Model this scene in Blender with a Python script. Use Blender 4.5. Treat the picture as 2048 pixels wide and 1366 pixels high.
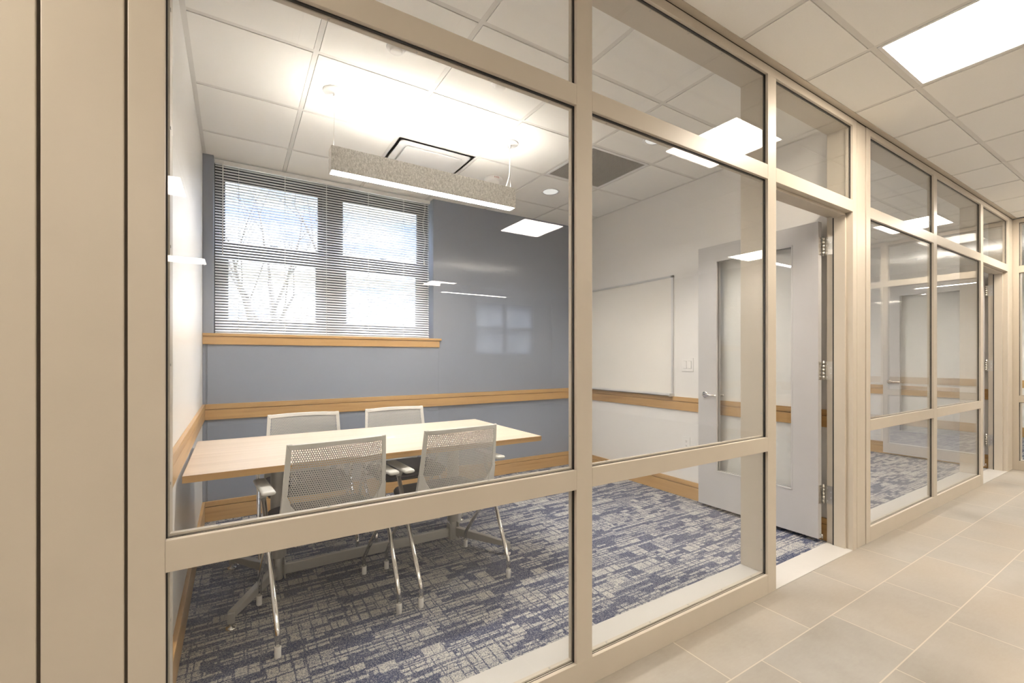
import bpy, bmesh, math, random
from mathutils import Vector, Matrix
R = math.radians
C = bpy.context.scene.collection
for o in list(bpy.data.objects): bpy.data.objects.remove(o)

# ------------------------------------------------------------------ camera
cam = bpy.data.cameras.new('camera'); camo = bpy.data.objects.new('camera', cam); C.objects.link(camo)
camo.location = (0, 0, 1.21); camo.rotation_euler = (R(90), 0, R(-31.85))
cam.sensor_width = 36; cam.lens = 893.6 / 2048 * 36; cam.shift_y = 32.8 / 2048
cam.clip_start = .02; cam.clip_end = 300
bpy.context.scene.camera = camo
vs = bpy.context.scene.view_settings
vs.view_transform = 'Standard'; vs.look = 'None'; vs.exposure = 1.86; vs.gamma = 1; vs.use_curve_mapping = False
EXT = 1.0
# light levels
PANEL_COL = (1, .875, .725); PANEL_E = 12.0
PEND_COL = (1, .925, .835); PEND_UP = 19.0; PEND_DN = 46.0
DOWN_W = 22.0

# ------------------------------------------------------------------ node helpers
def newmat(name):
    m = bpy.data.materials.new(name); m.use_nodes = True
    nt = m.node_tree; nt.nodes.clear()
    out = nt.nodes.new('ShaderNodeOutputMaterial')
    return m, nt, out
def nd(nt, t, **k):
    n = nt.nodes.new(t)
    for a, v in k.items():
        if a in ('operation', 'blend_type', 'data_type', 'noise_dimensions', 'feature', 'distance', 'interpolation_type', 'clamp'): setattr(n, a, v)
    return n
def lk(nt, a, b): nt.links.new(a, b)
def ma(nt, op, a, b=None, c=None):
    n = nt.nodes.new('ShaderNodeMath'); n.operation = op
    for i, v in enumerate((a, b, c)):
        if v is None: continue
        if isinstance(v, (int, float)): n.inputs[i].default_value = v
        else: nt.links.new(v, n.inputs[i])
    return n.outputs[0]
def mixc(nt, f, a, b, bt='MIX'):
    n = nt.nodes.new('ShaderNodeMix'); n.data_type = 'RGBA'; n.blend_type = bt
    for i, v in ((0, f), (6, a), (7, b)):
        if isinstance(v, (int, float)): n.inputs[i].default_value = v
        elif isinstance(v, tuple): n.inputs[i].default_value = v + (1,) if len(v) == 3 else v
        else: nt.links.new(v, n.inputs[i])
    return n.outputs[2]
def coord(nt): return nt.nodes.new('ShaderNodeTexCoord').outputs['Object']
def noise(nt, vec, scale, detail=2, rough=.5):
    n = nt.nodes.new('ShaderNodeTexNoise'); n.inputs['Scale'].default_value = scale
    n.inputs['Detail'].default_value = detail; n.inputs['Roughness'].default_value = rough
    nt.links.new(vec, n.inputs['Vector']); return n.outputs['Fac']
def mapping(nt, vec, sc=(1, 1, 1), loc=(0, 0, 0)):
    n = nt.nodes.new('ShaderNodeMapping'); n.inputs['Scale'].default_value = sc; n.inputs['Location'].default_value = loc
    nt.links.new(vec, n.inputs['Vector']); return n.outputs[0]
def ramp(nt, f, stops):
    n = nt.nodes.new('ShaderNodeValToRGB'); cr = n.color_ramp
    while len(cr.elements) < len(stops): cr.elements.new(.5)
    for e, (p, c) in zip(cr.elements, stops): e.position = p; e.color = tuple(c) + (1,)
    nt.links.new(f, n.inputs[0]); return n.outputs[0]
def bsdf(nt, out, col, rough=.5, metal=0, spec=.5, bump=None, bstr=.2, bdist=.002, coat=0):
    b = nt.nodes.new('ShaderNodeBsdfPrincipled')
    for k, v in (('Base Color', col), ('Roughness', rough)):
        if isinstance(v, tuple): b.inputs[k].default_value = v + (1,)
        elif isinstance(v, (int, float)): b.inputs[k].default_value = v
        else: nt.links.new(v, b.inputs[k])
    b.inputs['Metallic'].default_value = metal; b.inputs['Specular IOR Level'].default_value = spec
    b.inputs['Coat Weight'].default_value = coat
    if bump is not None:
        bp = nt.nodes.new('ShaderNodeBump'); bp.inputs['Strength'].default_value = bstr; bp.inputs['Distance'].default_value = bdist
        nt.links.new(bump, bp.inputs['Height']); nt.links.new(bp.outputs[0], b.inputs['Normal'])
    nt.links.new(b.outputs[0], out.inputs[0]); return b
def simple(name, col, rough=.5, metal=0, spec=.5, var=.04, scale=8, bump=0, bscale=200):
    m, nt, out = newmat(name); c = coord(nt)
    f = noise(nt, c, scale, 3)
    lo = tuple(max(0, x * (1 - var)) for x in col); hi = tuple(min(1, x * (1 + var)) for x in col)
    cc = mixc(nt, f, lo, hi)
    bsdf(nt, out, cc, rough, metal, spec, noise(nt, c, bscale, 2) if bump else None, bump)
    return m
def emit(name, col, s):
    m, nt, out = newmat(name); e = nt.nodes.new('ShaderNodeEmission'); e.inputs[0].default_value = col + (1,); e.inputs[1].default_value = s
    nt.links.new(e.outputs[0], out.inputs[0]); return m

M = {}
M['frame'] = simple('painted_frame', (.545, .49, .41), .38, bump=.03, bscale=90)
M['leaf'] = simple('painted_door', (.50, .495, .50), .35, bump=.02, bscale=90)
M['white_wall'] = simple('white_wall_paint', (.80, .785, .765), .33, var=.015, bump=.12, bscale=260)
M['blue_wall'] = simple('blue_grey_wall_paint', (.255, .287, .355), .30, var=.03, bump=.10, bscale=260)
M['stone'] = simple('pale_threshold_stone', (.57, .555, .53), .35, var=.03, scale=14)
M['black'] = simple('black_rubber', (.012, .011, .011), .6)
M['dark_metal'] = simple('dark_bronze_aluminium', (.035, .036, .042), .45)
M['chrome'] = simple('polished_chrome', (.78, .77, .75), .10, 1, var=.02)
M['steel'] = simple('satin_steel', (.55, .53, .49), .30, 1, var=.04)
M['silver'] = simple('silver_paint', (.42, .41, .39), .36, .35, var=.03)
M['white_plastic'] = simple('white_plastic', (.82, .81, .79), .35, var=.01)
M['white_metal'] = simple('white_enamel', (.80, .80, .80), .4, var=.01)
M['grey_plastic'] = simple('grey_plastic', (.47, .465, .445), .45, var=.02)
M['pale_plastic'] = simple('pale_grey_plastic', (.62, .62, .60), .42, var=.02)
M['navy'] = simple('navy_upholstery', (.022, .028, .055), .75, var=.25, scale=300, bump=.3, bscale=900)
M['board'] = simple('whiteboard_enamel', (.80, .775, .73), .22, var=.01)
M['alu'] = simple('anodised_aluminium', (.66, .66, .66), .35, .35, var=.02)
M['red'] = simple('red_print', (.45, .03, .02), .5)
M['grille'] = simple('grey_grille', (.40, .385, .36), .5)
M['grille_dark'] = simple('grille_void', (.22, .21, .20), .7)
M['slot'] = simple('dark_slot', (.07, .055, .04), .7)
M['bark'] = simple('grey_bark', (.085, .072, .062), .9, var=.3, scale=20)
M['twig'] = simple('brown_twigs', (.16, .13, .11), .9, var=.3, scale=5)
M['paper'] = simple('white_paper', (.88, .88, .86), .6)
M['lens'] = emit('troffer_lens', PANEL_COL, PANEL_E)
M['pend_dn'] = emit('pendant_lens', PEND_COL, PEND_DN)
M['pend_up'] = emit('pendant_uplight', PEND_COL, PEND_UP)
M['bulb'] = emit('downlight_lamp', (1, .96, .90), .24)

def wood(name, base, dark, axis, rough=.35, gs=1.0):
    m, nt, out = newmat(name); c = coord(nt)
    sc = [38, 38, 38]; sc[axis] = 1.6
    g = noise(nt, mapping(nt, c, tuple(s * gs for s in sc)), 1.0, 5, .6)
    sc2 = [9, 9, 9]; sc2[axis] = .6
    g2 = noise(nt, mapping(nt, c, tuple(s * gs for s in sc2), (3, 1, 7)), 1.0, 2, .5)
    f = ma(nt, 'ADD', ma(nt, 'MULTIPLY', g, .6), ma(nt, 'MULTIPLY', g2, .4))
    col = ramp(nt, f, [(.30, dark), (.47, base), (.62, tuple(min(1, x * 1.12) for x in base))])
    bsdf(nt, out, col, rough, 0, .4, g, .04); return m
M['wood_x'] = wood('honey_maple_along_x', (.49, .30, .125), (.33, .18, .065), 0)
M['wood_y'] = wood('honey_maple_along_y', (.49, .30, .125), (.33, .18, .065), 1)
M['table'] = wood('pale_maple_laminate', (.60, .49, .385), (.53, .41, .305), 0, .30)

def glassmat(name, tint=(.982, .988, .985)):
    m, nt, out = newmat(name)
    geo = nt.nodes.new('ShaderNodeNewGeometry')
    ior = ma(nt, 'ADD', 1.5, ma(nt, 'MULTIPLY', geo.outputs['Backfacing'], 1 / 1.5 - 1.5))
    fr = nt.nodes.new('ShaderNodeFresnel'); nt.links.new(ior, fr.inputs['IOR'])
    tr = nt.nodes.new('ShaderNodeBsdfTransparent'); tr.inputs[0].default_value = tint + (1,)
    gl = nt.nodes.new('ShaderNodeBsdfGlossy'); gl.inputs['Roughness'].default_value = 0.0
    mx = nt.nodes.new('ShaderNodeMixShader')
    nt.links.new(fr.outputs[0], mx.inputs[0]); nt.links.new(tr.outputs[0], mx.inputs[1]); nt.links.new(gl.outputs[0], mx.inputs[2])
    nt.links.new(mx.outputs[0], out.inputs[0]); return m
M['glass'] = glassmat('clear_glass')

def tile_floor():
    m, nt, out = newmat('stone_look_floor_tile'); c = coord(nt)
    sx = nt.nodes.new('ShaderNodeSeparateXYZ'); nt.links.new(c, sx.inputs[0])
    X, Y = sx.outputs[0], sx.outputs[1]
    ry = ma(nt, 'DIVIDE', ma(nt, 'SUBTRACT', Y, .69), .302)
    row = ma(nt, 'FLOOR', ry); fy = ma(nt, 'FRACT', ry)
    par = ma(nt, 'FLOORED_MODULO', row, 2.0)
    off = ma(nt, 'MULTIPLY', ma(nt, 'SUBTRACT', 1.0, par), .205)      # row 0 (y .69-.99) joints at 2.39
    rx = ma(nt, 'DIVIDE', ma(nt, 'SUBTRACT', ma(nt, 'SUBTRACT', X, 2.185), off), .5985)
    col_i = ma(nt, 'FLOOR', rx); fx = ma(nt, 'FRACT', rx)
    gw = .0024
    def edge(f, size):
        d = ma(nt, 'MULTIPLY', ma(nt, 'MINIMUM', f, ma(nt, 'SUBTRACT', 1.0, f)), size)
        return ma(nt, 'LESS_THAN', d, gw)
    grout = ma(nt, 'MAXIMUM', edge(fy, .302), edge(fx, .5985))
    cmb = nt.nodes.new('ShaderNodeCombineXYZ'); nt.links.new(col_i, cmb.inputs[0]); nt.links.new(row, cmb.inputs[1])
    wn = nt.nodes.new('ShaderNodeTexWhiteNoise'); nt.links.new(cmb.outputs[0], wn.inputs['Vector'])
    shift = nt.nodes.new('ShaderNodeVectorMath'); shift.operation = 'MULTIPLY_ADD'
    nt.links.new(wn.outputs['Color'], shift.inputs[0]); shift.inputs[1].default_value = (9, 9, 9); nt.links.new(c, shift.inputs[2])
    v = shift.outputs[0]
    n1 = noise(nt, v, 3.2, 5, .6); n2 = noise(nt, mapping(nt, v, (30, 90, 30)), 1, 3, .6); n3 = noise(nt, v, 1.3, 2)
    n1c = ma(nt, 'ADD', ma(nt, 'MULTIPLY', ma(nt, 'SUBTRACT', n1, .5), 2.0), .5); k_ = nt.nodes.new('ShaderNodeClamp'); nt.links.new(n1c, k_.inputs[0])
    a = mixc(nt, k_.outputs[0], (.255, .24, .215), (.385, .37, .345))
    a = mixc(nt, ma(nt, 'MULTIPLY', ma(nt, 'GREATER_THAN', n3, -1), ma(nt, 'MULTIPLY', ma(nt, 'MULTIPLY', n3, n3), 1.5)), a, (.38, .32, .25))
    a = mixc(nt, ma(nt, 'MULTIPLY', n2, .30), a, (.46, .44, .40))
    col = mixc(nt, grout, a, (.53, .48, .40))
    h = ma(nt, 'SUBTRACT', ma(nt, 'MULTIPLY', n2, .15), grout)
    bsdf(nt, out, col, ma(nt, 'ADD', .36, ma(nt, 'MULTIPLY', n1, .2)), 0, .4, h, .25, .0012)
    return m
M['tile'] = tile_floor()

def carpet():
    m, nt, out = newmat('blue_grey_woven_carpet'); c = coord(nt)
    sx = nt.nodes.new('ShaderNodeSeparateXYZ'); nt.links.new(c, sx.inputs[0])
    wob = noise(nt, c, 170, 2, .7); wob2 = noise(nt, mapping(nt, c, (1, 1, 1), (5, 5, 5)), 170, 2, .7)
    X = ma(nt, 'ADD', sx.outputs[0], ma(nt, 'MULTIPLY', wob, .010)); Y = ma(nt, 'ADD', sx.outputs[1], ma(nt, 'MULTIPLY', wob2, .010))
    def wn1(a, b=None, s=0.0):
        q = nt.nodes.new('ShaderNodeCombineXYZ'); nt.links.new(a, q.inputs[0])
        if b is not None: nt.links.new(b, q.inputs[1])
        q.inputs[2].default_value = s
        w = nt.nodes.new('ShaderNodeTexWhiteNoise'); nt.links.new(q.outputs[0], w.inputs['Vector']); return w.outputs['Value']
    def layer(U, V, H, L, s):
        # rows of height H along V with random line offset, cells of random length along U
        vr = ma(nt, 'DIVIDE', V, H); r0 = ma(nt, 'FLOOR', vr); fv = ma(nt, 'FRACT', vr)
        hr = wn1(r0, None, s)
        Lr = ma(nt, 'MULTIPLY', L, ma(nt, 'ADD', .35, ma(nt, 'MULTIPLY', wn1(r0, None, s + 3), 1.4)))
        ur = ma(nt, 'ADD', ma(nt, 'DIVIDE', U, Lr), ma(nt, 'MULTIPLY', hr, 17.0))
        c0 = ma(nt, 'FLOOR', ur); fu = ma(nt, 'FRACT', ur)
        h = wn1(r0, c0, s + 7)
        tv = ma(nt, 'MULTIPLY', ma(nt, 'MINIMUM', fv, ma(nt, 'SUBTRACT', 1.0, fv)), H)
        tu = ma(nt, 'MULTIPLY', ma(nt, 'MINIMUM', fu, ma(nt, 'SUBTRACT', 1.0, fu)), Lr)
        wv = ma(nt, 'ADD', .0012, ma(nt, 'MULTIPLY', wn1(r0, c0, s + 11), .0045))
        line = ma(nt, 'MAXIMUM', ma(nt, 'LESS_THAN', tv, wv), ma(nt, 'LESS_THAN', tu, .0026))
        return h, line
    h1, l1 = layer(X, Y, .024, .15, 1.0)
    h2, l2 = layer(X, Y, .066, .14, 2.0)
    h3, l3 = layer(Y, X, .050, .17, 5.0)
    sn = nt.nodes.new('ShaderNodeVectorMath'); sn.operation = 'SNAP'; xy = nt.nodes.new('ShaderNodeCombineXYZ')
    nt.links.new(X, xy.inputs[0]); nt.links.new(Y, xy.inputs[1]); nt.links.new(xy.outputs[0], sn.inputs[0]); sn.inputs[1].default_value = (.11, .048, 1)
    zone = noise(nt, mapping(nt, sn.outputs[0], (2.0, 5.0, 1)), 1, 2)
    zone2 = noise(nt, mapping(nt, sn.outputs[0], (3.0, 3.0, 1), (9, 2, 0)), 1, 1)
    vor = nt.nodes.new('ShaderNodeTexVoronoi'); vor.inputs['Scale'].default_value = 320; nt.links.new(c, vor.inputs['Vector'])
    sv = nt.nodes.new('ShaderNodeSeparateColor'); nt.links.new(vor.outputs['Color'], sv.inputs[0]); fine = sv.outputs[0]
    thr = ma(nt, 'ADD', .40, ma(nt, 'MULTIPLY', ma(nt, 'SUBTRACT', zone, .5), 1.1))
    big = ma(nt, 'MULTIPLY', ma(nt, 'LESS_THAN', h2, .36), ma(nt, 'GREATER_THAN', zone2, .47))     # solid pale blocks
    dark1 = ma(nt, 'MULTIPLY', ma(nt, 'LESS_THAN', h1, thr), ma(nt, 'SUBTRACT', 1.0, big))
    lines = ma(nt, 'MAXIMUM', ma(nt, 'MULTIPLY', l1, ma(nt, 'SUBTRACT', 1.0, big)), ma(nt, 'MAXIMUM', l2, ma(nt, 'MULTIPLY', l3, ma(nt, 'LESS_THAN', h3, .6))))
    mid = ma(nt, 'MULTIPLY', ma(nt, 'GREATER_THAN', h1, .78), .30)
    dk = ma(nt, 'MAXIMUM', ma(nt, 'MAXIMUM', dark1, ma(nt, 'MULTIPLY', lines, .85)), mid)
    sp = ma(nt, 'MULTIPLY', ma(nt, 'SUBTRACT', fine, .5), .85)
    f = ma(nt, 'ADD', ma(nt, 'MULTIPLY', dk, .62), ma(nt, 'ADD', .22, sp))
    fc = nt.nodes.new('ShaderNodeClamp'); nt.links.new(f, fc.inputs[0])
    col = ramp(nt, fc.outputs[0], [(0, (.55, .535, .51)), (.38, (.31, .315, .33)), (.70, (.11, .125, .19)), (1, (.042, .055, .115))])
    bsdf(nt, out, col, .95, 0, .1, fine, .6, .004)
    return m
M['carpet'] = carpet()

def ceiltile():
    m, nt, out = newmat('mineral_ceiling_tile'); c = coord(nt)
    f = noise(nt, c, 160, 3, .7)
    col = mixc(nt, f, (.85, .845, .82), (.90, .895, .87))
    bsdf(nt, out, col, .85, 0, .2, f, .25, .001); return m
M['ceil'] = ceiltile()
M['tee'] = simple('white_ceiling_grid', (.72, .71, .685), .5, var=.01)

def felt():
    m, nt, out = newmat('mottled_grey_felt'); c = coord(nt)
    a = noise(nt, mapping(nt, c, (230, 230, 120)), 1, 3, .65); b = noise(nt, mapping(nt, c, (100, 100, 45), (4, 4, 4)), 1, 2)
    f = ma(nt, 'ADD', ma(nt, 'MULTIPLY', a, .6), ma(nt, 'MULTIPLY', b, .4))
    col = ramp(nt, f, [(.36, (.38, .37, .35)), (.50, (.60, .585, .56)), (.63, (.82, .80, .77))])
    bsdf(nt, out, col, .95, 0, .1, a, .4, .002); return m
M['felt'] = felt()

# ------------------------------------------------------------------ sky
w = bpy.data.worlds.new('sky'); bpy.context.scene.world = w; w.use_nodes = True
nt = w.node_tree; nt.nodes.clear()
wo = nt.nodes.new('ShaderNodeOutputWorld'); bg = nt.nodes.new('ShaderNodeBackground')
g = nt.nodes.new('ShaderNodeTexCoord').outputs['Generated']
cl = noise(nt, mapping(nt, g, (3, 3, 9)), 1.4, 5, .6)
sk = ramp(nt, cl, [(.38, (.34, .46, .80)), (.55, (.88, .93, 1.0))])
nt.links.new(sk, bg.inputs[0])
zz = nt.nodes.new('ShaderNodeSeparateXYZ'); nt.links.new(g, zz.inputs[0])
mr = nt.nodes.new('ShaderNodeMapRange'); mr.inputs['From Min'].default_value = .38; mr.inputs['From Max'].default_value = .72; mr.inputs['To Min'].default_value = .52; mr.inputs['To Max'].default_value = 8.0
nt.links.new(zz.outputs[2], mr.inputs['Value']); nt.links.new(mr.outputs[0], bg.inputs[1]); nt.links.new(bg.outputs[0], wo.inputs[0])

# ------------------------------------------------------------------ mesh helpers
class MB:
    def __init__(s): s.bm = bmesh.new()
    def box(s, x0, x1, y0, y1, z0, z1, mi=0):
        bm = s.bm
        v = [bm.verts.new(p) for p in ((x0, y0, z0), (x1, y0, z0), (x1, y1, z0), (x0, y1, z0), (x0, y0, z1), (x1, y0, z1), (x1, y1, z1), (x0, y1, z1))]
        for f in ((0, 3, 2, 1), (4, 5, 6, 7), (0, 1, 5, 4), (1, 2, 6, 5), (2, 3, 7, 6), (3, 0, 4, 7)):
            bm.faces.new([v[i] for i in f]).material_index = mi
        return v
    def beam(s, a, b, w0, h0, w1=None, h1=None, mi=0):
        """rectangular bar from a to b (width horizontal, height vertical)"""
        w1 = w0 if w1 is None else w1; h1 = h0 if h1 is None else h1
        a = Vector(a); b = Vector(b); d = (b - a).normalized(); side = d.cross(Vector((0, 0, 1)))
        if side.length < 1e-4: side = Vector((1, 0, 0))
        side.normalize(); up = side.cross(d).normalized()
        rings = []
        for p, ww, hh in ((a, w0, h0), (b, w1, h1)):
            rings.append([s.bm.verts.new(p + side * sx * ww / 2 + up * sz * hh / 2) for sx, sz in ((-1, -1), (1, -1), (1, 1), (-1, 1))])
        s.loft(rings, mi)
    def loft(s, rings, mi=0, caps=True, smooth=False):
        n = len(rings[0])
        for r0, r1 in zip(rings, rings[1:]):
            for i in range(n):
                f = s.bm.faces.new((r0[i], r0[(i + 1) % n], r1[(i + 1) % n], r1[i])); f.material_index = mi; f.smooth = smooth
        if caps:
            for r, fl in ((rings[0], True), (rings[-1], False)):
                f = s.bm.faces.new(list(reversed(r)) if fl else r); f.material_index = mi
    def tube(s, pts, rad, n=12, mi=0, caps=True):
        pts = [Vector(p) for p in pts]; rings = []
        rads = rad if isinstance(rad, (list, tuple)) else [rad] * len(pts)
        u = None
        for i, p in enumerate(pts):
            d = (pts[min(i + 1, len(pts) - 1)] - pts[max(i - 1, 0)]).normalized()
            if u is None:
                u = d.cross(Vector((0, 0, 1)))
                if u.length < 1e-3: u = Vector((1, 0, 0))
            u = (u - d * u.dot(d)).normalized(); v = d.cross(u)
            rings.append([s.bm.verts.new(p + (u * math.cos(2 * math.pi * k / n) + v * math.sin(2 * math.pi * k / n)) * rads[i]) for k in range(n)])
        s.loft(rings, mi, caps, True)
    def lathe(s, cx, cy, prof, n=32, mi=0, mis=None):
        rings = []
        for r, z in prof:
            rings.append([s.bm.verts.new((cx + r * math.cos(2 * math.pi * k / n), cy + r * math.sin(2 * math.pi * k / n), z)) for k in range(n)])
        for j, (r0, r1) in enumerate(zip(rings, rings[1:])):
            for i in range(n):
                f = s.bm.faces.new((r0[i], r0[(i + 1) % n], r1[(i + 1) % n], r1[i])); f.material_index = mis[j] if mis else mi; f.smooth = True
        for r in (rings[0], rings[-1]):
            f = s.bm.faces.new(r); f.material_index = mis[-1] if mis and r is rings[-1] else (mis[0] if mis else mi)
    def ring_frame(s, x0, x1, z0, z1, t, y0, y1, mi=0):
        """rectangular ring in the xz plane, thickness t inward"""
        s.box(x0, x0 + t, y0, y1, z0, z1, mi); s.box(x1 - t, x1, y0, y1, z0, z1, mi)
        s.box(x0 + t, x1 - t, y0, y1, z0, z0 + t, mi); s.box(x0 + t, x1 - t, y0, y1, z1 - t, z1, mi)
    def obj(s, name, mats, parent=None, bevel=0, seg=2, loc=None):
        me = bpy.data.meshes.new(name)
        bmesh.ops.recalc_face_normals(s.bm, faces=s.bm.faces)
        s.bm.to_mesh(me); s.bm.free()
        for m_ in (mats if isinstance(mats, (list, tuple)) else [mats]): me.materials.append(M[m_] if isinstance(m_, str) else m_)
        o = bpy.data.objects.new(name, me); C.objects.link(o)
        if parent: o.parent = parent
        if loc: o.location = loc
        if bevel:
            b = o.modifiers.new('bevel', 'BEVEL'); b.width = bevel; b.segments = seg; b.limit_method = 'ANGLE'; b.angle_limit = R(40); b.harden_normals = False
        return o
def tag(o, label=None, cat=None, group=None, kind=None):
    if label: o['label'] = label
    if cat: o['category'] = cat
    if group: o['group'] = group
    if kind: o['kind'] = kind
    return o
def empty(name, loc=(0, 0, 0), rz=0):
    o = bpy.data.objects.new(name, None); C.objects.link(o); o.location = loc; o.rotation_euler = (0, 0, rz)
    o.empty_display_size = .1; return o
def copy_tree(o, parent=None):
    kids = [c for c in bpy.data.objects if c.parent == o]
    c = o.copy(); C.objects.link(c); c.parent = parent
    for k in kids: copy_tree(k, c)
    return c
def struct(o, label, cat): return tag(o, label, cat, kind='structure')

H = 2.721; YP = 1.251; MOD = 3.683; YB = 4.0; XL = -.20; XR = 3.33; DEP = .146
YO = -1.05            # near edge of the glazed corridor end
YL = -7.0             # back wall of the open lobby behind the viewer
XE = 7.18             # end of the corridor

# ------------------------------------------------------------------ floors
b = MB(); b.box(-4.2, XE + .15, YL, YP + DEP + .005, -.05, 0)
struct(b.obj('floor', 'tile'), 'grey beige stone look floor tiles laid along the corridor', 'floor')
def carpet_room(x0, x1, y0, y1, label):
    b = MB(); b.box(x0, x1, y0, y1, -.05, 0.002)
    return struct(b.obj('floor', 'carpet'), label, 'carpet floor')
carpet_room(XL - .07, XR + .07, YP + .145, YB + .1, 'blue and grey patterned carpet in the near study room')
carpet_room(XL + MOD - .08, XR + MOD + .08, YP + .145, YB + .1, 'blue and grey patterned carpet in the second room along the corridor')
carpet_room(XL - MOD - .07, XR - MOD + .07, YP + .145, YB + .1, 'patterned carpet in the room left of the near study room')
carpet_room(XE + .146, 10.2, YO - .1, 2.2, 'patterned carpet behind the glazed wall that ends the corridor')

# ------------------------------------------------------------------ ceilings (grid + tegular tiles in one mesh)
def ceiling(name, x0, x1, y0, y1, gx, gy, holes, label, z=H):
    """gx, gy: grid origin; pitch .605. holes: set of (i,j) cells without a tile"""
    p = .6005 if name == 'c' else .605
    b = MB(); t = .012
    i0 = math.floor((x0 - gx) / p); i1 = math.ceil((x1 - gx) / p); j0 = math.floor((y0 - gy) / p); j1 = math.ceil((y1 - gy) / p)
    for i in range(i0, i1):
        for j in range(j0, j1):
            if (i, j) in holes: continue
            a, c_, d, e = max(x0 + .02, gx + i * p + t + .002), min(x1 - .02, gx + (i + 1) * p - t - .002), max(y0 + .02, gy + j * p + t + .002), min(y1 - .02, gy + (j + 1) * p - t - .002)
            if c_ - a < .01 or e - d < .01: continue
            b.box(a, c_, d, e, z - .001, z + .02, 0)
    for i in range(i0, i1 + 1):
        x = gx + i * p
        if x - t < x0 or x + t > x1: continue
        b.box(x - t, x + t, y0, y1, z + .0015, z + .02, 1)
    for j in range(j0, j1 + 1):
        y = gy + j * p
        if y - t < y0 or y + t > y1: continue
        b.box(x0, x1, y - t, y + t, z + .002, z + .02, 1)
    for q in ((x0, x0 + .022, y0, y1), (x1 - .022, x1, y0, y1)): b.box(*q, z - .002, z + .02, 1)
    for q in ((x0, x1, y0, y0 + .022), (x0, x1, y1 - .022, y1)): b.box(*q, z - .0025, z + .02, 1)
    b.box(x0 - .16, x1 + .16, y0 - .16, y1 + .16, z + .15, z + .17, 1)                 # slab above
    return struct(b.obj('ceiling', ['ceil', 'tee']), label, 'ceiling')
# corridor grid: x lines at 3.248 + k*.6005, y lines at .925
CGX, CGY = 3.248, .925
corr_panels = [(-8, -1), (-1, -1), (5, -1), (5, -4), (-1, -5), (-7, -6), (-7, -12), (0, -12)]  # unseen lobby panel behind left is added to throw front light on the frames
ceiling('c', -4.2, XE, YL, YP, CGX, CGY, set(corr_panels), 'white tiled ceiling over the corridor')
RGX, RGY = .343, 2.385
ceiling('r', XL, XR, YP + DEP, YB + .2, RGX, RGY, {(1, 1), (3, 0)}, 'white tiled ceiling of the near study room')
ceiling('r', XL + MOD, XR + MOD, YP + DEP, YB + .2, RGX + MOD, RGY, set(), 'white tiled ceiling of the second room along the corridor')
ceiling('r', XL - MOD, XR - MOD, YP + DEP, YB + .2, RGX - MOD, RGY, set(), 'white tiled ceiling of the room left of the near study room')
ceiling('r', XE + DEP, 10.2, YO - .1, 2.2, 7.6, .3, set(), 'white tiled ceiling behind the glazed wall that ends the corridor')

# ------------------------------------------------------------------ walls
def wall(name, x0, x1, y0, y1, mat, label, z0=0, z1=H + .166):
    b = MB(); b.box(x0, x1, y0, y1, z0, z1); return struct(b.obj(name, mat), label, 'wall')
WT = MOD - (XR - XL)     # thickness of cross walls
for k, lab in ((0, 'near study room'), (1, 'second room along the corridor'), (-1, 'room left of the near study room')):
    x0 = XL + k * MOD; x1 = XR + k * MOD
    wall('wall_right', x1, x1 + WT - (.0 if k < 1 else 0), YP + .04, YB + .2, 'white_wall', 'white wall on the right side of the ' + lab)
    if k == -1: wall('wall_left', x0 - WT, x0, YP + .04, YB + .2, 'white_wall', 'white wall on the left side of the ' + lab)
WX0, WX1, WZ0 = -.132, 1.605, 1.375
def backwall(dx, label, panel=True):
    b = MB(); x0, x1 = XL + dx, XR + dx
    b.box(x0, WX0 + dx, YB, YB + .2, 0, H + .16); b.box(WX1 + dx, x1, YB, YB + .2, 0, H + .16); b.box(WX0 + dx, WX1 + dx, YB, YB + .2, 0, WZ0)
    if panel: b.box(x0 + .028, WX1 + .047 + dx, YB - .012, YB, .0, 1.33)
    b.box(WX0 + dx, WX1 + dx, YB, YB + .3, H + .025, H + .15)
    return struct(b.obj('wall_back', 'blue_wall', bevel=.004), label, 'wall')
backwall(0, 'blue grey wall around and under the blind covered window')
backwall(MOD, 'blue grey back wall of the second room along the corridor')
backwall(-MOD, 'blue grey back wall of the room left of the near study room')

# ------------------------------------------------------------------ chair rails and baseboards
def rail_x(name, x0, x1, y, z0, z1, cap, label, sgn=-1, th=.016):
    b = MB(); ya, yb = sorted((y, y + sgn * th)); b.box(x0, x1, ya, yb, z0, z1 - cap - .0055)
    ya, yb = sorted((y, y + sgn * (th - .010))); b.box(x0, x1, ya, yb, z1 - cap - .0055, z1 - cap)
    ya, yb = sorted((y, y + sgn * (th + .002))); b.box(x0, x1, ya, yb, z1 - cap, z1)
    return struct(b.obj(name, 'wood_x', bevel=.0015), label, 'wood trim')
def rail_y(name, y0, y1, x, z0, z1, cap, label, sgn, th=.016):
    b = MB(); xa, xb = sorted((x, x + sgn * th)); b.box(xa, xb, y0, y1, z0, z1 - cap - .0055)
    xa, xb = sorted((x, x + sgn * (th - .010))); b.box(xa, xb, y0, y1, z1 - cap - .0055, z1 - cap)
    xa, xb = sorted((x, x + sgn * (th + .002))); b.box(xa, xb, y0, y1, z1 - cap, z1)
    return struct(b.obj(name, 'wood_y', bevel=.0015), label, 'wood trim')
CR = (.752, .868, .037); BB = (.002, .150, .036)
tn = 1
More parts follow.
